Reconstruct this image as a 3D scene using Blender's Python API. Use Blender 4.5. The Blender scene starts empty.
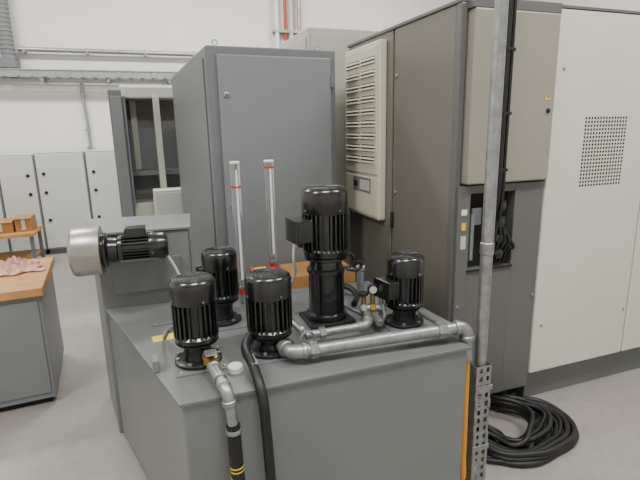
import bpy, bmesh, math, random
from mathutils import Vector, Matrix
random.seed(4)
S=bpy.context.scene
# ---------------------------------------------------------------- materials
def mat(name,col,rough=.5,metal=0,var=.04,scale=6,bump=0,coat=0,emit=None,alpha=None,trans=0):
    m=bpy.data.materials.new(name);m.use_nodes=True
    n=m.node_tree.nodes;l=m.node_tree.links;b=n['Principled BSDF']
    b.inputs['Roughness'].default_value=rough;b.inputs['Metallic'].default_value=metal
    b.inputs['Coat Weight'].default_value=coat
    b.inputs['Transmission Weight'].default_value=trans
    tc=n.new('ShaderNodeTexCoord');no=n.new('ShaderNodeTexNoise');no.inputs['Scale'].default_value=scale
    no.inputs['Detail'].default_value=5
    l.new(tc.outputs['Object'],no.inputs['Vector'])
    cr=n.new('ShaderNodeValToRGB')
    cr.color_ramp.elements[0].position=.3;cr.color_ramp.elements[1].position=.7
    cr.color_ramp.elements[0].color=tuple(c*(1-var) for c in col)+(1,)
    cr.color_ramp.elements[1].color=tuple(min(1,c*(1+var)) for c in col)+(1,)
    l.new(no.outputs['Fac'],cr.inputs['Fac']);l.new(cr.outputs['Color'],b.inputs['Base Color'])
    if bump:
        bp=n.new('ShaderNodeBump');bp.inputs['Strength'].default_value=bump;bp.inputs['Distance'].default_value=.01
        l.new(no.outputs['Fac'],bp.inputs['Height']);l.new(bp.outputs['Normal'],b.inputs['Normal'])
    if emit:
        b.inputs['Emission Color'].default_value=tuple(col)+(1,);b.inputs['Emission Strength'].default_value=emit
    return m
def h(s):
    v=[int(s[i:i+2],16)/255 for i in (0,2,4)]
    return tuple(((c+.055)/1.055)**2.4 if c>.04 else c/12.92 for c in v)
M={}
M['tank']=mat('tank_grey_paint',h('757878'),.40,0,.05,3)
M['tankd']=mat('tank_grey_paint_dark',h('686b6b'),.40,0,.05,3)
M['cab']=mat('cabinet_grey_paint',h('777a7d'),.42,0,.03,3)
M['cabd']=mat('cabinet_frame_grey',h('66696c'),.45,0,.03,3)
M['olive']=mat('machine_olive_grey',h('6e6c63'),.36,0,.03,2)
M['beige']=mat('machine_beige_grey',h('928e82'),.42,0,.03,2)
M['lower']=mat('machine_dark_grey',h('626260'),.42,0,.03,2)
M['white']=mat('machine_cream_white',h('d3d1c4'),.42,0,.02,2)
M['cream']=mat('cooler_cream',h('c9c6b2'),.45,0,.02,4)
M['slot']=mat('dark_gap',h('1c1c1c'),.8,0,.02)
M['blk']=mat('black_motor_paint',h('131415'),.28,0,.15,20,.04,.5)
M['blk2']=mat('black_cast_iron',h('18181a'),.42,0,.15,60,.25,.2)
M['rub']=mat('black_rubber',h('151617'),.5,0,.1,30)
M['galv']=mat('galvanized_steel',h('9c9e9e'),.4,.8,.2,25,.08)
M['alu']=mat('brushed_aluminium',h('aca8a2'),.35,.9,.06,12)
M['brass']=mat('brass',h('a98a4a'),.35,.9,.1,20)
M['wood']=mat('bench_wood',h('b0824f'),.5,0,.18,9)
M['tube']=mat('clear_acrylic_tube',h('e6ebee'),.08,0,.01,6,trans=.9)
M['red']=mat('red_plastic',h('c2261e'),.4)
M['yel']=mat('yellow_label',h('e2c424'),.5)
M['wht']=mat('white_plastic',h('e0e0dc'),.4)
M['org']=mat('orange_hose',h('cf8f2a'),.45)
M['lg']=mat('light_grey_paint',h('bec1bc'),.45,0,.02,3)
M['lgg']=mat('pale_green_grey_paint',h('b1b4a7'),.45,0,.02,3)
M['cable']=mat('grey_cable',h('77797a'),.5)
M['rag']=mat('red_white_cloth',h('c49a90'),.9,0,.45,35,.5)
M['card']=mat('cardboard',h('a5794c'),.8,0,.1,8)
M['brown']=mat('grey_interior',h('77726a'),.6,0,.12,5)
M['wall']=mat('white_plaster',h('e0dfdc'),.85,0,.015,1.2)
M['ceil']=mat('ceiling_paint',h('d5d5d3'),.9)
M['glass']=mat('gauge_face',h('f0f0ec'),.2)
M['lamp']=mat('lamp_diffuser',(1,.97,.92),.5,emit=4)
def floormat():
    m=mat('sealed_concrete',h('8f8b84'),.38,0,.12,1.3,.02)
    n=m.node_tree.nodes;l=m.node_tree.links;b=n['Principled BSDF']
    no=n.new('ShaderNodeTexNoise');no.inputs['Scale'].default_value=14;no.inputs['Detail'].default_value=8
    tc=[x for x in n if x.type=='TEX_COORD'][0];l.new(tc.outputs['Object'],no.inputs['Vector'])
    mx=n.new('ShaderNodeMix');mx.data_type='RGBA';mx.blend_type='MULTIPLY';mx.inputs[0].default_value=.35
    cr=[x for x in n if x.type=='VALTORGB'][0]
    l.new(cr.outputs['Color'],mx.inputs[6]);l.new(no.outputs['Fac'],mx.inputs[7])
    g=n.new('ShaderNodeGamma');g.inputs[1].default_value=.85;l.new(mx.outputs[2],g.inputs[0]);l.new(g.outputs[0],b.inputs['Base Color'])
    return m
M['floor']=floormat()
# ---------------------------------------------------------------- helpers
def E(name,loc=(0,0,0),rot=(0,0,0)):
    o=bpy.data.objects.new(name,None);o.empty_display_size=.05;o.location=loc;o.rotation_euler=rot
    S.collection.objects.link(o);return o
def addmesh(name,bm,m,parent=None,loc=(0,0,0),rot=(0,0,0),smooth=False):
    bmesh.ops.recalc_face_normals(bm,faces=bm.faces)
    me=bpy.data.meshes.new(name);bm.to_mesh(me);bm.free()
    o=bpy.data.objects.new(name,me);S.collection.objects.link(o)
    me.materials.append(m);o.location=loc;o.rotation_euler=rot
    if parent:o.parent=parent
    if smooth:
        for p in me.polygons:p.use_smooth=True
        try:
            me.set_sharp_from_angle(angle=math.radians(35))
        except Exception:pass
    return o
def bevelmod(o,w,seg=2):
    if w>0:
        md=o.modifiers.new('b','BEVEL');md.width=w;md.segments=seg;md.limit_method='ANGLE'
def box(name,a,b,m,parent=None,bev=.003,rot=(0,0,0)):
    a=Vector(a);b=Vector(b);c=(a+b)/2;s=(b-a)
    bm=bmesh.new();bmesh.ops.create_cube(bm,size=1)
    for v in bm.verts:v.co=Vector((v.co.x*abs(s.x),v.co.y*abs(s.y),v.co.z*abs(s.z)))
    o=addmesh(name,bm,m,parent,c,rot);bevelmod(o,bev);return o
def prism(name,poly,z0,z1,m,parent=None,bev=.004):
    bm=bmesh.new()
    lo=[bm.verts.new((x,y,z0)) for x,y in poly];hi=[bm.verts.new((x,y,z1)) for x,y in poly]
    n=len(poly);bm.faces.new(lo[::-1]);bm.faces.new(hi)
    for i in range(n):bm.faces.new((lo[i],lo[(i+1)%n],hi[(i+1)%n],hi[i]))
    o=addmesh(name,bm,m,parent);bevelmod(o,bev);return o
def lathe(name,prof,m,parent=None,loc=(0,0,0),rot=(0,0,0),seg=32):
    bm=bmesh.new();rings=[]
    for r,z in prof:
        rings.append([bm.verts.new((r*math.cos(2*math.pi*i/seg),r*math.sin(2*math.pi*i/seg),z)) for i in range(seg)])
    for a,b in zip(rings,rings[1:]):
        for i in range(seg):bm.faces.new((a[i],a[(i+1)%seg],b[(i+1)%seg],b[i]))
    bm.faces.new(rings[0][::-1]);bm.faces.new(rings[-1])
    return addmesh(name,bm,m,parent,loc,rot,True)
def gear(name,r0,r1,n,z0,z1,m,parent,loc=(0,0,0),rot=(0,0,0)):
    poly=[]
    for i in range(n):
        a=2*math.pi*i/n;w=math.pi/n
        for da,r in ((-.5*w,r0),(-.36*w,r1),(.36*w,r1),(.5*w,r0)):
            poly.append((r*math.cos(a+da),r*math.sin(a+da)))
    bm=bmesh.new()
    lo=[bm.verts.new((x,y,z0)) for x,y in poly];hi=[bm.verts.new((x,y,z1)) for x,y in poly]
    k=len(poly);bm.faces.new(lo[::-1]);bm.faces.new(hi)
    for i in range(k):bm.faces.new((lo[i],lo[(i+1)%k],hi[(i+1)%k],hi[i]))
    return addmesh(name,bm,m,parent,loc,rot)
def tube(name,pts,r,m,parent=None,smooth=True,cyc=False,top=None):
    cu=bpy.data.curves.new(name,'CURVE');cu.dimensions='3D';cu.bevel_depth=r;cu.bevel_resolution=4;cu.use_fill_caps=True
    if smooth:
        sp=cu.splines.new('BEZIER');sp.bezier_points.add(len(pts)-1)
        for bp,p in zip(sp.bezier_points,pts):
            bp.co=p;bp.handle_left_type=bp.handle_right_type='AUTO'
        cu.resolution_u=10
    else:
        sp=cu.splines.new('POLY');sp.points.add(len(pts)-1)
        for q,p in zip(sp.points,pts):q.co=(*p,1)
    sp.use_cyclic_u=cyc
    tmp=bpy.data.objects.new(name+'_c',cu);S.collection.objects.link(tmp)
    dg=bpy.context.evaluated_depsgraph_get();dg.update()
    me=bpy.data.meshes.new_from_object(tmp.evaluated_get(dg))
    bpy.data.objects.remove(tmp)
    o=bpy.data.objects.new(name,me);S.collection.objects.link(o)
    me.materials.clear();me.materials.append(m)
    for p in me.polygons:p.use_smooth=True
    if parent:o.parent=parent
    return o
def cyl(name,r,a,b,m,parent=None,seg=24):
    a=Vector(a);b=Vector(b);d=b-a
    q=d.to_track_quat('Z','Y').to_euler();L=d.length
    c=min(.003,r*.2,L*.2)
    return lathe(name,[(r-c,0),(r,c),(r,L-c),(r-c,L)],m,parent,a,q,seg)
# ---------------------------------------------------------------- room
box('floor',(-5,-3,-.1),(7,8.2,0),M['floor'],bev=0)
box('wall_back',(-5,8.2,0),(7,8.35,5),M['wall'],bev=0)
box('wall_left',(-5.15,-3,0),(-5,8.35,5),M['wall'],bev=0)
box('wall_right',(7,-3,0),(7.15,8.35,5),M['wall'],bev=0)
box('wall_front',(-5,-3.15,0),(7,-3,5),M['wall'],bev=0)
box('ceiling',(-5.15,-3.15,5),(7.15,8.35,5.1),M['ceil'],bev=0)
box('baseboard_back',(-5,8.185,0),(7,8.2,.1),M['lg'],bev=0)
# ---------------------------------------------------------------- wall services
t=E('cable_tray',(0,0,0))
box('tray_side',(-4.9,7.90,2.43),(.9,7.91,2.53),M['galv'],t,.001)
box('tray_side_back',(-4.9,8.15,2.43),(.9,8.16,2.53),M['galv'],t,.001)
box('tray_lip',(-4.9,7.885,2.525),(.9,7.915,2.54),M['galv'],t,.001)
for i in range(36):
    x=-4.85+i*.16
    box('rung_%d'%i,(x,7.90,2.43),(x+.05,8.16,2.44),M['galv'],t,0)
for i in range(7):
    x=-4.6+i*.85
    box('tray_bracket_%d'%i,(x,7.92,2.38),(x+.03,8.198,2.43),M['galv'],t,0)
for i in range(3):
    tube('tray_cable_%d'%i,[(-4.9,7.98+i*.05,2.46),(-2.5,7.98+i*.06,2.465),(-1,8.01+i*.04,2.46),(.9,7.98+i*.05,2.46)],.012,M['rub'],t)
w=E('wall_pipe')
cyl('pipe_run',.032,(-1.46,8.1,2.82),(1.0,8.1,2.82),M['galv'],w)
for x in (-1.4,-.6,.2,.9):box('pipe_clip_%d'%int(x*10),(x,8.07,2.78),(x+.03,8.198,2.86),M['galv'],w,0)
d=E('wall_conduit')
tube('drop',[(-.72,8.15,2.38),(-.72,8.15,2.2),(-.70,8.15,1.9),(-.70,8.15,1.2)],.022,M['galv'],d)
for z in (2.2,1.7,1.45):box('clip_%d'%int(z*10),(-.74,8.13,z),(-.67,8.198,z+.02),M['galv'],d,0)
c=E('ventilation_duct')
cyl('duct_flex',.09,(-1.57,8.02,2.66),(-1.57,8.02,4.98),M['cabd'],c)
for i in range(40):
    z=2.68+i*.057
    lathe('duct_rib_%d'%i,[(.09,0),(.098,.01),(.098,.018),(.09,.028)],M['tank'],c,(-1.57,8.02,z),seg=20)
box('duct_box',(-1.72,7.88,2.55),(-1.47,8.19,2.68),M['cabd'],c)
rp=E('riser_pipes')
for i,(x,r,k) in enumerate([(2.28,.035,'wht'),(2.42,.022,'red'),(2.52,.035,'lg'),(2.66,.03,'galv')]):
    cyl('riser_%d'%i,r,(x,8.1,0),(x,8.1,4.99),M[k],rp)
for z in (1.2,2.4,3.2,4.2):box('riser_clamp_%d'%int(z*10),(2.22,8.06,z),(2.71,8.198,z+.04),M['galv'],rp,0)
# ---------------------------------------------------------------- low cabinets at the back wall
def storage(name,x0,x1,y0,y1,z,hinge):
    e=E(name,(x0,y0,0))
    W=x1-x0;D=y1-y0
    box('carcass',(0,.02,.08),(W,D,z),M['lg'],e,.006)
    box('plinth',(.02,.04,0),(W-.02,D-.02,.08),M['cabd'],e,0)
    box('door',(.012,-.002,.10),(W-.012,.018,z-.015),M['lg'],e,.006)
    box('door_shadow_gap',(.004,.016,.09),(W-.004,.022,z-.006),M['cabd'],e,0)
    hx=W-.09 if hinge else .09
    for zz in (z*.35,z*.62,z*.8):
        lathe('lock_%d'%int(zz*100),[(.022,0),(.022,.012),(.012,.016)],M['slot'],e,(hx,-.002,zz),(math.pi/2,0,0),16)
    return e
storage('storage_cabinet',-2.55,-1.80,7.45,8.1,1.40,True)
storage('storage_cabinet',-1.79,-1.36,7.45,8.1,1.40,True)
storage('storage_cabinet',-1.35,-.74,7.45,8.1,1.42,False)
storage('storage_cabinet',-.73,-.10,7.45,8.1,1.42,False)
tb=E('side_table',(-1.80,6.5,0))
box('top',(-.55,0,.46),(.50,.6,.50),M['wood'],tb)
for x in (-.5,.44):
    for y in (.04,.52):box('leg_%d_%d'%(x*10,y*10),(x,y,0),(x+.04,y+.04,.46),M['cabd'],tb,0)
box('lower_shelf',(-.5,.06,.15),(.45,.54,.18),M['card'],tb)
for i,(x,y,ww,hh) in enumerate([(-2.15,6.7,.3,.22),(-1.80,6.65,.26,.14),(-1.52,6.68,.18,.17)]):
    e=E('cardboard_box',(x,y,.501));box('body',(0,0,0),(ww,.28,hh),M['card'],e,.004)
    box('flap_a',(.0,-.03,hh-.003),(ww,.13,hh+.003),M['card'],e,0,(.15,0,0));box('tape',(ww/2-.02,-.004,.02),(ww/2+.02,0,hh),M['cream'],e,0)
# ---------------------------------------------------------------- left workbench
wb=E('workbench',(-.645,3.15,0),(0,0,math.radians(4)))
box('top',(-1.6,-.03,.715),(.02,.78,.77),M['wood'],wb,.006)
box('cabinet_body',(-1.58,0,.04),(0,.75,.715),M['cab'],wb,.004)
box('plinth',(-1.55,.03,0),(-.03,.72,.04),M['slot'],wb,0)
for i in range(3):
    box('drawer_%d'%i,(-1.56,-.008,.08+i*.205),(-.8,0,.275+i*.205),M['cab'],wb,.003)
box('door_panel',(-.78,-.008,.08),(-.02,0,.685),M['cab'],wb,.003)
def cloth(name,loc,sx,sy,hz,m):
    bm=bmesh.new();n=26
    g=[[bm.verts.new(((i/n-.5)*sx*(1+.15*math.sin(j*.6)),(j/n-.5)*sy*(1+.15*math.cos(i*.5)),
        max(.004,hz*(1-(2*i/n-1)**2)*(1-(2*j/n-1)**2)*(.55+.35*math.sin(i*.9+j*.5)+.3*math.sin(j*1.3-i*.4))+.006))) for j in range(n+1)] for i in range(n+1)]
    for i in range(n):
        for j in range(n):bm.faces.new((g[i][j],g[i+1][j],g[i+1][j+1],g[i][j+1]))
    o=addmesh(name,bm,m,None,loc,(0,0,.3),True);s=o.modifiers.new('s','SOLIDIFY');s.thickness=.004;return o
cloth('cleaning_rag',(-.87,3.60,.773),.30,.26,.08,M['rag'])
cloth('cleaning_rag',(-1.07,3.40,.773),.24,.2,.06,mat('cloth_pale',h('d9c9bd'),.9,0,.3,25,.4))
ro=E('paper_roll',(-1.07,3.76,.772));lathe('roll',[(.018,0),(.05,0),(.052,.003),(.052,.15),(.05,.153),(.018,.153)],M['wht'],ro)
lathe('core',[(.012,.0),(.018,.0),(.018,.154),(.012,.154)],M['card'],ro)
# ---------------------------------------------------------------- background machine
bk=E('turning_machine',(-.24,5.2,0))
prism('base',[(0.02,0.02),(1.0,0.02),(1.0,1.3),(0.02,1.3)],0,.95,M['lgg'],bk,.01)
prism('left_column',[(0.0,-.02),(.13,-.02),(.2,1.2),(.0,1.2)],.0,2.06,M['cabd'],bk,.01)
box('column_cover',(.015,-.035,.5),(.115,-.02,2.0),M['cab'],bk,.004)
prism('rear_housing',[(.13,.35),(1.0,.35),(1.0,1.3),(.13,1.3)],.95,2.08,M['brown'],bk,.01)
box('hood',(.10,-.02,1.98),(1.0,1.25,2.10),M['lg'],bk,.02)
box('door_frame_l',(.13,-.03,.95),(.150,.02,2.0),M['cabd'],bk,.003)
prism('slide_door',[(.40,-.05),(.46,-.05),(.46,.3),(.40,.3)],.95,2.0,M['lgg'],bk,.006)
box('inner_shelf',(.14,.1,1.22),(.98,.35,1.27),M['cabd'],bk,.003)
box('inner_tray_wall',(.14,.34,1.0),(.98,.348,1.7),M['cab'],bk,.003)
box('inner_guide',(.18,.30,1.27),(.24,.34,1.98),M['lgg'],bk,.003)
cb=E('control_pedestal',(.10,5.0,0))
box('box',(-.02,-.05,.62),(.36,.15,1.10),M['lg'],cb,.01)
box('door',(.0,-.056,.65),(.34,-.05,1.07),M['lg'],cb,.004)
box('stand',(.08,0,.02),(.26,.12,.62),M['lgg'],cb,.004);box('foot',(0,-.05,0),(.34,.15,.02),M['cabd'],cb,.002)
lathe('lock',[(.015,0),(.015,.01),(.008,.013)],M['slot'],cb,(.3,-.056,.86),(math.pi/2,0,0),12)
# ---------------------------------------------------------------- grey electrical cabinet
ec=E('electrical_cabinet',(.412,3.0,0),(0,0,math.radians(2.6)))
W=.825;Z=2.14;DD=1.8
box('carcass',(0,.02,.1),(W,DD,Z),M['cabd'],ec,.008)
box('plinth',(.03,.05,0),(W-.03,DD-.04,.1),M['slot'],ec,0)
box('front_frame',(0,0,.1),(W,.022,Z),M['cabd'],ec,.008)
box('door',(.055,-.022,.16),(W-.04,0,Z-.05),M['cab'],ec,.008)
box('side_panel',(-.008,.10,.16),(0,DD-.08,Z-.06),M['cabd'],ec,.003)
for z in (1.86,1.2,.6):
    lathe('lock_%d'%int(z*100),[(.017,0),(.017,.006),(.010,.009)],M['galv'],ec,(.10,-.022,z),(math.pi/2,0,0),16)
    box('lock_slot_%d'%int(z*100),(.0965,-.034,z-.006),(.1035,-.030,z+.006),M['slot'],ec,0)
for z in (1.95,.35):
    box('hinge_%d'%int(z*100),(W-.045,-.03,z-.04),(W-.025,-.0,z+.04),M['cabd'],ec,.003)
for x in (.08,W-.08):
    for y in (.12,1.6):
        lathe('eye_%d_%d'%(x*100,y*100),[(.016,0),(.016,.01),(.008,.012),(.008,.02)],M['galv'],ec,(x,y,Z),seg=14)
        tube('eye_ring_%d_%d'%(x*100,y*100),[(x+.016*math.cos(a),y,Z+.034+.016*math.sin(a)) for a in [k*math.pi/4 for k in range(8)]],.004,M['galv'],ec,True,True)
pc=E('switch_cabinet',(1.30,3.75,0))
box('carcass',(0,0,.1),(.85,.8,2.42),M['lgg'],pc,.01);box('plinth',(.03,.03,0),(.82,.77,.1),M['slot'],pc,0)
box('front_door',(.02,-.016,.14),(.83,0,2.38),M['lgg'],pc,.006);box('side_cover',(-.01,.04,.14),(0,.76,2.36),M['lgg'],pc,.004)
lathe('lock',[(.015,0),(.015,.01),(.008,.013)],M['slot'],pc,(.08,-.016,1.3),(math.pi/2,0,0),12)
# ---------------------------------------------------------------- main machine enclosure
mc=E('machining_center_enclosure',(1.5,2.06,0))
Zt=2.24
XB=.55
box('core_left',(0.012,0.04,.12),(2.0,1.34,Zt-.01),M['olive'],mc,.006)
box('plinth_left',(.06,.10,0),(1.9,1.3,.12),M['slot'],mc,0)
box('door_a1',(-.012,.045,.16),(.012,.655,Zt-.02),M['olive'],mc,.006)
box('door_a2',(-.012,.675,.16),(.012,1.33,Zt-.02),M['olive'],mc,.006)
box('seam_a',(.0,.655,.16),(.011,.675,Zt-.02),M['slot'],mc,0)
box('top_cap',(-.02,-.0,Zt-.02),(XB,1.35,Zt),M['lower'],mc,.004)
box('corner_post',(-.016,.0,.14),(.02,.04,Zt-.02),M['lower'],mc,.004)
for z in (1.95,1.25,.6):
    lathe('door_lock_%d'%int(z*100),[(.014,0),(.014,.006),(.008,.009)],M['galv'],mc,(-.012,.62,z),(0,-math.pi/2,0),14)
box('door_handle',(-.03,.63,1.02),(-.012,.65,1.12),M['slot'],mc,.003)
box('upper_panel_1',(.03,-.05,1.36),(XB-.005,.04,2.19),M['beige'],mc,.008)
box('upper_band',(.02,-.045,2.19),(XB,.04,Zt),M['lower'],mc,.004)
lathe('panel_lock',[(.012,0),(.012,.006),(.007,.009)],M['slot'],mc,(XB-.045,-.05,1.72),(math.pi/2,0,0),14)
bm=bmesh.new();vs=[bm.verts.new(p) for p in ((-.02,0,-.017),(.02,0,-.017),(0,0,.018),(-.02,-.001,-.017),(.02,-.001,-.017),(0,-.001,.018))]
bm.faces.new(vs[3:]);bm.faces.new(vs[:3]);[bm.faces.new((vs[i],vs[(i+1)%3],vs[(i+1)%3+3],vs[i+3])) for i in range(3)]
addmesh('warning_sticker',bm,M['yel'],mc,(XB-.05,-.0505,1.79))
box('warning_bolt',(XB-.0525,-.0525,1.782),(XB-.0475,-.0515,1.798),M['slot'],mc,0)
LZ0,LZ1=.12,1.35
ox0,ox1,oz0,oz1=.075,.36,.90,1.31
box('lower_left',(.0,-.02,LZ0),(ox0,.04,LZ1),M['lower'],mc,.003)
box('lower_right',(ox1,-.02,LZ0),(XB,.04,LZ1),M['lower'],mc,.003)
box('lower_bottom',(ox0,-.019,LZ0),(ox1,.04,oz0),M['lower'],mc,0)
box('lower_top',(ox0,-.019,oz1),(ox1,.04,LZ1),M['lower'],mc,0)
box('opening_back',(ox0,.034,oz0),(ox1,.0395,oz1),M['slot'],mc,0)
box('opening_trim_b',(ox0-.006,-.028,oz0-.010),(ox1+.006,-.018,oz0),M['slot'],mc,0)
for i in range(4):
    z=oz0+.05+i*.085
    box('connector_%d'%i,(ox0+.12,-.015,z),(ox0+.24,.034,z+.055),M['blk2'],mc,.006)
    lathe('connector_ring_%d'%i,[(.022,0),(.026,.005),(.026,.03),(.02,.034)],M['blk'],mc,(ox0+.18,-.015,z+.028),(math.pi/2,0,0),18)
box('main_switch_plate',(ox0+.02,-.012,oz0+.24),(ox0+.08,.0,oz0+.33),M['cabd'],mc,.003)
box('terminal_strip',(ox0+.015,-.013,oz0+.05),(ox0+.035,.0,oz0+.30),M['cable'],mc,.001)
for i in range(5):
    x=ox0+.13+.03*i
    tube('opening_hose_%d'%i,[(x,-.03,oz0+.36-.05*i),(x+.02,-.045,oz0+.22-.03*i),(x+.01,-.03,oz0+.10),(x,.0,oz0+.02)],.009,M['rub'],mc)
box('small_mark',(ox0-.055,-.0215,1.20),(ox0-.02,-.0205,1.23),M['wht'],mc,0)
box('info_sticker',(ox0-.05,-.0215,1.12),(ox0-.024,-.0205,1.16),M['yel'],mc,0)
box('info_sticker_2',(ox0-.052,-.0215,1.02),(ox0-.02,-.0205,1.09),M['lg'],mc,0)
for x in (.02,XB-.02):
    lathe('lower_lock_%d'%int(x*100),[(.010,0),(.010,.005),(.006,.007)],M['galv'],mc,(x,-.02,.7),(math.pi/2,0,0),12)
tube('vertical_cable',[(.215,-.062,2.26),(.215,-.062,1.9),(.212,-.064,1.5),(.21,-.064,1.30),(.205,-.04,1.18),(.20,.0,1.12)],.012,M['rub'],mc)
tube('vertical_cable_2',[(.24,-.062,2.26),(.24,-.062,1.9),(.237,-.064,1.5),(.235,-.064,1.28),(.23,-.04,1.12),(.225,.0,1.06)],.009,M['rub'],mc)
for z in (2.0,1.7,1.42):box('cable_clip_%d'%int(z*100),(.20,-.076,z),(.252,-.05,z+.015),M['slot'],mc,.002)
box('white_core',(XB+.01,.0,.30),(3.2,1.5,2.22),M['white'],mc,.004)
box('white_panel_1',(XB+.005,-.03,.20),(1.30,.0,2.22),M['white'],mc,.008)
box('white_panel_2',(1.312,-.03,.20),(2.05,.0,2.22),M['white'],mc,.008)
box('white_panel_3',(2.062,-.03,.20),(3.2,.0,2.22),M['white'],mc,.008)
box('white_top_trim',(XB+.005,-.032,2.222),(3.2,.3,2.235),M['lower'],mc,0)
box('white_plinth',(XB+.03,.03,0),(3.2,1.4,.30),M['tankd'],mc,.004)
bm=bmesh.new()
for i in range(15):
    for j in range(19):
        x=.80+i*.0215;z=1.31+j*.0205
        mt=Matrix.Translation((x,-.0308,z))@Matrix.Rotation(math.pi/2,4,'X')
        bmesh.ops.create_circle(bm,cap_ends=True,radius=.0072,segments=8,matrix=mt)
addmesh('vent_perforation',bm,M['slot'],mc)
for i,(x,z) in enumerate([(.61,1.93),(.61,.5),(1.27,1.93),(1.27,.5)]):
    lathe('panel_screw_%d'%i,[(.008,0),(.008,.003),(.004,.005)],M['galv'],mc,(x,-.03,z),(math.pi/2,0,0),12)
# ---------------------------------------------------------------- cooling unit on face A
cu=E('cabinet_cooling_unit',(1.488,2.80,1.05))
D=.055;Wd=.54;Hh=1.13
box('housing',(-D,0,0),(0,Wd,Hh),M['cream'],cu,.012)
box('front_bezel',(-D-.008,.02,.30),(-D,Wd-.02,Hh-.03),M['cream'],cu,.006)
box('lower_cover',(-D-.008,.02,.02),(-D,Wd-.02,.28),M['cream'],cu,.006)
nr=9
for i in range(nr):
    z=.37+i*.078
    for k in range(2):
        y0=.045+k*.235
        box('louver_gap_%d_%d'%(i,k),(-D-.0085,y0,z),(-D-.0075,y0+.205,z+.046),M['slot'],cu,0)
        for s in range(2):
            box('louver_%d_%d_%d'%(i,k,s),(-D-.018,y0,z+.003+s*.022),(-D-.006,y0+.205,z+.015+s*.022),M['cream'],cu,0,(0,.5,0))
box('rating_plate',(-D-.0095,.10,.17),(-D-.0082,.38,.27),M['cable'],cu,0)
box('rating_plate_text_block',(-D-.0105,.12,.185),(-D-.0096,.27,.255),M['lg'],cu,0)
box('display',(-D-.0105,.31,.20),(-D-.0096,.365,.24),M['slot'],cu,0)
# ---------------------------------------------------------------- galvanized conduit and slotted strut
cp=E('conduit_post',(1.33,1.60,0))
cyl('pipe',.0255,(0,0,.42),(0,0,4.98),M['galv'],cp)
for z in (1.12,2.9):lathe('coupling_%d'%int(z*10),[(.0255,0),(.029,.004),(.029,.05),(.0255,.054)],M['galv'],cp,(0,0,z),seg=24)
lathe('base_socket',[(.026,0),(.032,.004),(.032,.05),(.026,.054)],M['galv'],cp,(0,0,.42),seg=24)
bm=bmesh.new()
def q(x0,x1,z0,z1,y):
    v=[bm.verts.new(p) for p in ((x0,y,z0),(x1,y,z0),(x1,y,z1),(x0,y,z1))];bm.faces.new(v)
nz=15;dz=.62/nz
for i in range(nz):
    z=i*dz
    q(-.04,-.026,z,z+dz,-.032);q(-.010,.010,z,z+dz,-.032);q(.026,.04,z,z+dz,-.032)
    for a,b in ((-.026,-.010),(.010,.026)):
        q(a,b,z,z+dz*.22,-.032);q(a,b,z+dz*.78,z+dz,-.032)
for x in (-.04,.04):
    v=[bm.verts.new(p) for p in ((x,-.032,0),(x,.012,0),(x,.012,.62),(x,-.032,.62))];bm.faces.new(v)
st=addmesh('slotted_strut',bm,M['galv'],cp);sd=st.modifiers.new('s','SOLIDIFY');sd.thickness=.0025
box('foot_plate',(-.045,-.06,0),(.06,.05,.006),M['galv'],cp,.002)
for z in (.50,.2):box('strut_clamp_%d'%int(z*100),(-.045,-.037,z),(.045,-.033,z+.025),M['galv'],cp,.001)
# ---------------------------------------------------------------- coolant tank
TK=E('coolant_tank')
FL=(.05,1.55);FR=(1.21,1.54);BR=(1.21,2.50);BL=(-.24,2.62)
def off(o):return [(FL[0]-o*.9,FL[1]-o),(FR[0]+o,FR[1]-o),(BR[0]+o,BR[1]+o),(BL[0]-o,BL[1]+o)]
prism('body',off(0),.03,.735,M['tank'],TK,.006)
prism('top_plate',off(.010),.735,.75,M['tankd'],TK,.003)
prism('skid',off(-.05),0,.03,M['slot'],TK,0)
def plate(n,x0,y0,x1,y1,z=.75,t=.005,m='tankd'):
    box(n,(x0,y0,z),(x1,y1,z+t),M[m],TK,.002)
    for x in (x0+.02,x1-.02):
        for y in (y0+.02,y1-.02):
            lathe(n+'_bolt_%d%d'%(x*100,y*100),[(.007,0),(.007,.004),(.004,.006)],M['galv'],TK,(x,y,z+t),seg=6)
plate('cover_plate_1',.045,1.73,.25,1.95)
plate('cover_plate_2',.33,1.71,.55,1.94)
plate('cover_plate_3',.18,2.10,.43,2.34)
plate('cover_plate_4',.62,1.90,.91,2.18)
plate('cover_plate_5',.98,1.75,1.19,1.97)
plate('cover_plate_6',-.03,2.28,.14,2.57)
box('label_yellow',(-.03,2.10,.7501),(.09,2.165,.7515),M['yel'],TK,0,(0,0,.1))
box('lifting_lug',(-.035,1.80,.75),(-.01,1.87,.80),M['tank'],TK,.004)
lathe('filler_cap',[(.022,0),(.03,.002),(.03,.022),(.026,.026)],M['wht'],TK,(.262,1.70,.75),seg=24)
FH=E('filter_housing')
prism('housing',[(-.262,2.65),(.20,2.64),(.24,3.05),(-.335,3.12)],.0,1.14,M['tank'],FH,.006)
prism('lid',[(-.275,2.64),(.215,2.63),(.255,3.065),(-.35,3.135)],1.14,1.155,M['tank'],FH,.003)
box('inspection_door',(-.20,2.632,.82),(.15,2.642,1.0),M['tank'],FH,.003)
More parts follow.
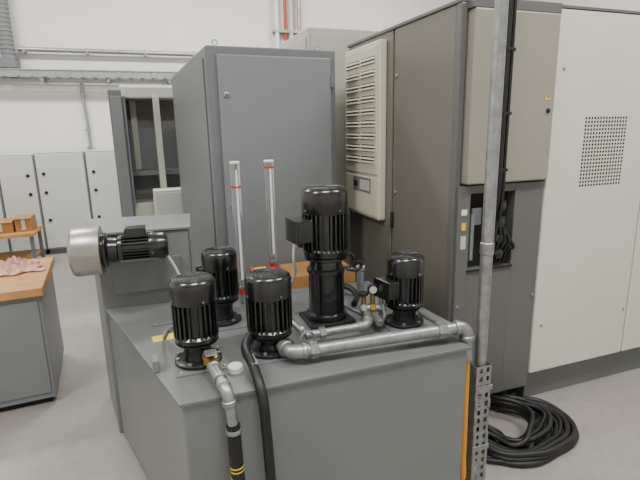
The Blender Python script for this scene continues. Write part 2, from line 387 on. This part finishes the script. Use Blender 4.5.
# ---------------------------------------------------------------- pumps
def motor(par,z0,r,hgt,tdir=None,n=26):
    H0=hgt
    lathe('end_shield',[(r*.55,z0),(r*.95,z0+.006),(r*.99,z0+H0*.10),(r*.9,z0+H0*.13)],M['blk'],par)
    gear('finned_stator',r*.80,r*.99,n,z0+H0*.11,z0+H0*.66,M['blk'],par)
    lathe('fan_cowl',[(r*.98,z0+H0*.64),(r*1.0,z0+H0*.65),(r*1.0,z0+H0*.92),(r*.96,z0+H0*.97),(r*.86,z0+H0),(r*.3,z0+H0*1.0)],M['blk'],par)
    for k in range(5):
        rr=r*(.25+.13*k)
        tube('grille_ring_%d'%k,[(rr*math.cos(a*math.pi/6),rr*math.sin(a*math.pi/6),z0+H0+.001) for a in range(12)],.0025,M['blk2'],par,True,True)
    for k in range(0,8,2):
        a=k*math.pi/4+.3
        lathe('cowl_screw_%d'%k,[(.004,0),(.004,.003)],M['galv'],par,(r*1.0*math.cos(a),r*math.sin(a),z0+H0*.7),(0,math.pi/2,a),8)
    if tdir is not None:
        e=E('terminal_box_group');e.parent=par;e.location=(0,0,z0+H0*.42);e.rotation_euler=(0,0,tdir)
        s=r*.62
        box('terminal_box',(r*.8,-s,-s*.75),(r*1.5,s,s*.75),M['blk'],e,.006)
        box('terminal_lid',(r*1.5,-s*1.06,-s*.82),(r*1.58,s*1.06,s*.82),M['blk'],e,.005)
        cyl('cable_gland',.012,(r*1.15,0,-s*.7),(r*1.15,0,-s*.7-.035),M['rub'],e)
def pump(name,x,y,zb,r,hm,hn,tdir=None,rn=None,rot=0):
    e=E(name,(x,y,zb),(0,0,rot));rn=rn or r*.62
    lathe('mount_flange',[(r*1.02,0),(r*1.05,.003),(r*1.05,.012),(r*1.0,.015),(rn,.018)],M['blk2'],e)
    for k in range(6):
        a=k*math.pi/3
        lathe('flange_bolt_%d'%k,[(.009,0),(.009,.007),(.005,.009)],M['galv'],e,(r*.9*math.cos(a),r*.9*math.sin(a),.014),seg=6)
    lathe('pump_neck',[(rn*1.05,.014),(rn,.03),(rn*.92,hn*.5),(rn*1.0,hn*.85),(r*.92,hn*.93),(r*.97,hn)],M['blk2'],e)
    for k in range(4):
        a=k*math.pi/2+.5
        box('neck_rib_%d'%k,(-.005,-.005,.015),(.005,.005,hn),M['blk2'],e,.001).location=(rn*1.02*math.cos(a),rn*1.02*math.sin(a),hn*.52)
    motor(e,hn,r,hm,tdir)
    return e
P1=pump('coolant_pump',.14,1.84,.756,.088,.255,.09,math.radians(-35)+2.2)
P3=pump('coolant_pump',.435,1.825,.756,.095,.255,.075,1.3)
P2=pump('coolant_pump',.30,2.22,.756,.083,.24,.11,2.0)
P5=pump('coolant_pump',1.09,1.86,.756,.087,.24,.085,math.radians(190))
P4=E('high_pressure_pump',(.765,2.03,.756))
box('base_plate',(-.11,-.10,0),(.11,.10,.02),M['blk2'],P4,.006)
lathe('stage_casing',[(.085,.02),(.095,.025),(.095,.045),(.080,.05),(.078,.24),(.09,.245),(.09,.262),(.078,.268),(.074,.30),(.10,.31),(.10,.322)],M['blk'],P4)
for k in range(4):
    a=k*math.pi/2+.78
    cyl('tie_rod_%d'%k,.006,(.085*math.cos(a),.085*math.sin(a),.03),(.085*math.cos(a),.085*math.sin(a),.26),M['blk2'],P4)
motor(P4,.322,.108,.315,math.radians(185),30)
tube('side_bracket',[(.09,0,.25),(.13,-.01,.26),(.14,-.01,.29),(.12,-.01,.32)],.008,M['blk2'],P4)
tube('side_bracket_2',[(.09,-.03,.25),(.15,-.04,.245),(.165,-.04,.265),(.15,-.04,.285)],.008,M['blk2'],P4)
HM=E('filter_drive_motor',(-.222,2.535,1.09),(0,math.radians(90),math.radians(-3)))
motor(HM,.07,.068,.235,None,24)
lathe('drive_flange',[(.05,.0),(.085,.002),(.087,.02),(.06,.03),(.055,.07)],M['blk'],HM)
lathe('aluminium_hood',[(.04,-.14),(.095,-.14),(.112,-.132),(.12,-.12),(.12,-.002),(.115,.0),(.06,.0)],M['alu'],HM)
box('terminal_box',(-.105,-.04,.11),(-.055,.04,.21),M['blk'],HM,.005)
box('mount_bracket',(.05,-.045,.08),(.062,.09,.26),M['tankd'],HM,.002)
box('mount_bracket_2',(-.06,.078,.10),(.062,.09,.24),M['tankd'],HM,.002)
# ---------------------------------------------------------------- pipework
def pipe(name,pts,r,m,rings=True):
    e=E(name)
    V=[Vector(p) for p in pts]
    for i,(a,b) in enumerate(zip(V,V[1:])):
        d=(b-a).normalized();a2=a+d*(r*1.6 if i>0 else 0);b2=b-d*(r*1.6 if i<len(V)-2 else 0)
        cyl('run_%d'%i,r,a2,b2,M[m],e)
    for i in range(1,len(V)-1):
        d0=(V[i]-V[i-1]).normalized();d1=(V[i+1]-V[i]).normalized()
        if d0.angle(d1)<.1:continue
        k=r*1.9
        pts2=[]
        for t in [0,.25,.5,.75,1]:
            pts2.append((V[i]-d0*k)*(1-t)**2+V[i]*2*t*(1-t)+(V[i]+d1*k)*t*t)
        tube('elbow_%d'%i,[tuple(p) for p in pts2],r*1.15,M[m],e)
        if rings:
            cyl('elbow_collar_a%d'%i,r*1.3,V[i]-d0*(k+.012),V[i]-d0*(k-.008),M[m],e)
            cyl('elbow_collar_b%d'%i,r*1.3,V[i]+d1*(k-.008),V[i]+d1*(k+.012),M[m],e)
    return e
mp=pipe('discharge_pipe',[(.46,1.75,.80),(.48,1.665,.80),(1.24,1.59,.815),(1.243,1.585,.66)],.025,'galv')
cyl('union_nut',.036,(1.10,1.605,.812),(1.14,1.601,.813),M['galv'],mp,6)
cyl('union_nut_2',.034,(.55,1.658,.801),(.585,1.655,.802),M['galv'],mp,6)
cyl('flow_stub',.02,(1.16,1.60,.82),(1.13,1.78,.83),M['galv'],mp)
sp=pipe('branch_pipe',[(.58,1.80,.80),(.86,1.775,.81),(.90,1.86,.83)],.018,'galv')
cyl('branch_union',.026,(.64,1.795,.802),(.67,1.792,.803),M['galv'],sp,6)
mf=E('valve_manifold')
cyl('header',.017,(.88,1.90,.84),(1.0,1.865,.84),M['galv'],mf)
for i,x in enumerate((.895,.935,.975)):
    y=1.90-(x-.86)*.25
    cyl('nut_%d'%i,.026,(x-.013,y+.003,.84),(x+.013,y-.003,.84),M['galv' if i!=1 else 'brass'],mf,6)
    cyl('stem_%d'%i,.011,(x,y,.757),(x,y,.90+.02*(i==1)),M['brass' if i!=2 else 'galv'],mf)
lathe('pressure_gauge',[(.020,0),(.024,.004),(.024,.02),(.02,.022)],M['blk2'],mf,(.935,1.885,.935),(math.pi/2,0,-.25))
lathe('gauge_face',[(.017,0),(.017,.001)],M['lg'],mf,(.935-.0055,1.885-.0225,.935),(math.pi/2,0,-.25))
lathe('valve_wheel',[(.01,0),(.024,.002),(.026,.008),(.024,.014),(.01,.016)],M['blk2'],mf,(.895,1.895,.905))
lathe('valve_knob',[(.01,0),(.022,.003),(.022,.02),(.018,.024)],M['blk'],mf,(.975,1.87,.90))
cyl('side_valve',.02,(.93,1.79,.80),(.93,1.86,.82),M['galv'],mf,6)
op=pipe('outlet_pipe',[(.165,1.78,.80),(.18,1.62,.805),(.200,1.505,.78),(.210,1.495,.66)],.019,'galv')
lathe('valve_body',[(.02,0),(.028,.004),(.028,.03),(.02,.034),(.012,.036),(.012,.05)],M['brass'],op,(.172,1.70,.80))
box('valve_lever',(.15,1.66,.847),(.195,1.71,.853),M['galv'],op,.002)
hs=E('coolant_hose')
tube('hose',[(.210,1.495,.66),(.213,1.492,.5),(.22,1.488,.3),(.23,1.487,.15),(.245,1.47,.04),(.30,1.42,.026)],.024,M['rub'],hs)
for i,z in enumerate((.50,.485,.455,.44)):
    tube('hose_print_%d'%i,[(.2132,1.492,z),(.2134,1.4918,z-.005)],.0244,M['yel'],hs)
lathe('hose_clamp',[(.025,0),(.028,.001),(.028,.014),(.025,.015)],M['galv'],hs,(.210,1.495,.63))
hs2=E('coolant_hose')
tube('hose',[(.345,1.80,.84),(.31,1.72,.83),(.315,1.60,.80),(.32,1.51,.74),(.325,1.49,.6),(.335,1.485,.35),(.36,1.48,.12),(.41,1.44,.022)],.019,M['rub'],hs2)
cyl('hose_fitting',.022,(.32,1.60,.80),(.311,1.66,.815),M['galv'],hs2,6)
oh=E('drain_hose')
tube('hose',[(1.243,1.585,.66),(1.245,1.583,.4),(1.245,1.58,.2),(1.245,1.59,.04),(1.246,1.63,.018),(1.246,1.75,.018)],.016,M['org'],oh)
# motor cables, each belonging to its pump
bpy.context.view_layer.update()
def cab(par,pts,r=.006,m='cable',cyc=False):
    o=tube('power_cable',pts,r,M[m],None,True,cyc);o.parent=par;o.matrix_parent_inverse=par.matrix_world.inverted()
cab(P4,[(.62,2.02,1.20),(.60,2.0,1.10),(.62,2.05,1.0),(.60,2.2,.86),(.55,2.32,.765)],.006,'lg')
cab(P5,[(.97,1.84,.87),(.96,1.82,.80),(.95,1.98,.765),(.90,2.2,.765)])
cab(P3,[(.43,1.95,.87),(.44,2.02,.80),(.48,2.2,.765),(.5,2.35,.765)])
cab(P1,[(.04,1.93,.87),(.02,2.0,.80),(.05,2.2,.765),(.12,2.25,.765)])
cab(P2,[(.25,2.32,.9),(.22,2.37,.80),(.24,2.45,.767),(.3,2.50,.767)])
cab(HM,[(.07,2.53,1.05),(.12,2.50,.95),(.16,2.48,.80),(.17,2.42,.765)],.007,'lg')
cab(P3,[(.55,1.75,.86),(.57,1.78,.82),(.60,1.95,.77),(.58,2.2,.766)],.007,'lg')
cab(P3,[(.57+.028*math.sin(a),1.74,.815+.028*math.cos(a)) for a in [k*math.pi/4 for k in range(8)]],.005,'cable',True)
rh=E('suction_hose')
tube('hose',[(.95,2.12,.775),(1.0,2.2,.79),(.98,2.35,.80),(.85,2.45,.775)],.016,M['rub'],rh)
rh2=E('return_pipe')
cyl('upright',.02,(1.06,2.28,.751),(1.06,2.28,.90),M['galv'],rh2);cyl('cap',.027,(1.06,2.28,.90),(1.06,2.28,.925),M['galv'],rh2,6)
# ---------------------------------------------------------------- flow meters
def flow(x,y,z0,z1,bands):
    e=E('flow_meter',(x,y,0))
    r=.024
    cyl('stand_pipe',.012,(0,0,.757),(0,0,z0),M['galv'],e)
    cyl('lower_fitting',.02,(0,0,z0-.05),(0,0,z0),M['red'],e);cyl('lower_nut',.026,(0,0,z0-.02),(0,0,z0),M['galv'],e,6)
    lathe('sight_tube',[(r*.8,z0),(r,z0),(r,z1),(r*.8,z1)],M['tube'],e)
    cyl('float_rod',.004,(0,0,z0),(0,0,z1),M['galv'],e)
    box('scale_strip',(-.004,-.0255,z0+.03),(.006,-.0245,z1-.03),M['wht'],e,0)
    cyl('top_cap',.026,(0,0,z1),(0,0,z1+.012),M['wht'],e)
    for i,b in enumerate(bands):
        lathe('red_band_%d'%i,[(r+.0005,b),(r+.002,b),(r+.002,b+.010),(r+.0005,b+.010)],M['red'],e)
    return e
flow(.435,2.42,.86,1.49,[1.37])
flow(.61,2.42,.98,1.49,[1.46])
fv=E('flow_meter_valve')
cyl('body',.018,(.50,2.42,.93),(.57,2.42,.93),M['brass'],fv);cyl('red_knob',.016,(.50,2.42,.93),(.485,2.42,.93),M['red'],fv)
cyl('leg',.010,(.53,2.42,.752),(.53,2.42,.93),M['brass'],fv)
# ---------------------------------------------------------------- rear wooden stand
b2=E('wooden_stand')
box('top',(.78,2.65,.70),(1.20,2.95,.79),M['wood'],b2,.005)
for x in (.80,1.12):
    for y in (2.68,2.87):box('leg_%d_%d'%(x*100,y*100),(x,y,0),(x+.05,y+.05,.70),M['wood'],b2,.002)
# ---------------------------------------------------------------- floor cable bundle running under the machine
cbn=E('cable_bundle')
for i in range(18):
    u=random.uniform(-.03,.03);v=random.uniform(-.03,.03);k=(i%6)*.022;z=.016+.020*(i//5)
    xs=1.56+.026*(i%9)
    pts=[(xs,2.13,.05+.01*(i%3)),(xs-.07+u,2.0,.07+z*.3),(1.50+k+u,1.86+v*.5,z+.02),(1.52+k,1.70+k*.8+v*.5,z),(1.66+u,1.60+k+v*.4,z),
         (1.85+u,1.60+k*1.1,z),(2.02-k+u,1.68+k*.6+v,z),(2.08-k,1.82+v,z+.01),(2.02-k*.8+u,1.95+v*.5,z+.015),(1.88+u,2.02+v*.4,z+.02),(1.80+.01*i,2.13,.05)]
    if i%4==3: pts=pts[:5]+[(1.80+u,1.72,z+.03),(1.88,1.86,z+.04),(1.82+u,2.0,z+.04),(1.76,2.13,.05)]
    tube('cable_%d'%i,pts,random.choice([.010,.012,.014,.016]),M['rub'],cbn)
for i in range(5):
    tube('trailing_cable_%d'%i,[(1.95,1.75+.02*i,.05),(1.72,1.62+.03*i,.03),(1.52,1.66+.03*i,.018),(1.42,1.78+.025*i,.018),(1.36+.012*i,2.0,.016),(1.33+.02*i,2.4,.016)],.012,M['rub'],cbn)
# ---------------------------------------------------------------- lamps
for i,(x,y) in enumerate([(-2.5,1.2),(.4,.2),(3.4,.6),(-2.2,5.6),(.8,5.6),(3.8,5.6)]):
    e=E('ceiling_lamp',(x,y,4.85))
    box('housing',(-.75,-.14,0),(.75,.14,.06),M['wht'],e,.005)
    box('diffuser',(-.72,-.12,-.012),(.72,.12,0),M['lamp'],e,.003)
    for xx in (-.6,.6):cyl('rod_%d'%(xx*10),.006,(xx,0,.06),(xx,0,.15),M['galv'],e)
    L=bpy.data.lights.new('lamp_light','AREA');L.shape='RECTANGLE';L.size=1.5;L.size_y=.5;L.energy=145 if y<3 else 165;L.color=(1,.98,.95)
    lo=bpy.data.objects.new('lamp_light',L);S.collection.objects.link(lo);lo.parent=e;lo.location=(0,0,-.03)
W=bpy.data.worlds.new('world');S.world=W;W.use_nodes=True
W.node_tree.nodes['Background'].inputs[0].default_value=(.8,.85,.9,1);W.node_tree.nodes['Background'].inputs[1].default_value=.3
# ---------------------------------------------------------------- camera
p=math.radians(13);r=math.radians(1.2);yw=math.radians(20)
fw=Vector((math.sin(yw)*math.cos(p),math.cos(yw)*math.cos(p),-math.sin(p)))
R=Vector((math.cos(yw),-math.sin(yw),0));U=R.cross(fw)
R2=R*math.cos(r)-U*math.sin(r);U2=U*math.cos(r)+R*math.sin(r)
cam=bpy.data.cameras.new('camera');co=bpy.data.objects.new('camera',cam);S.collection.objects.link(co)
mt=Matrix((R2,U2,-fw)).transposed().to_4x4();mt.translation=Vector((0,0,1.65));co.matrix_world=mt
cam.sensor_width=36;cam.lens=27;cam.clip_start=.05
S.camera=co
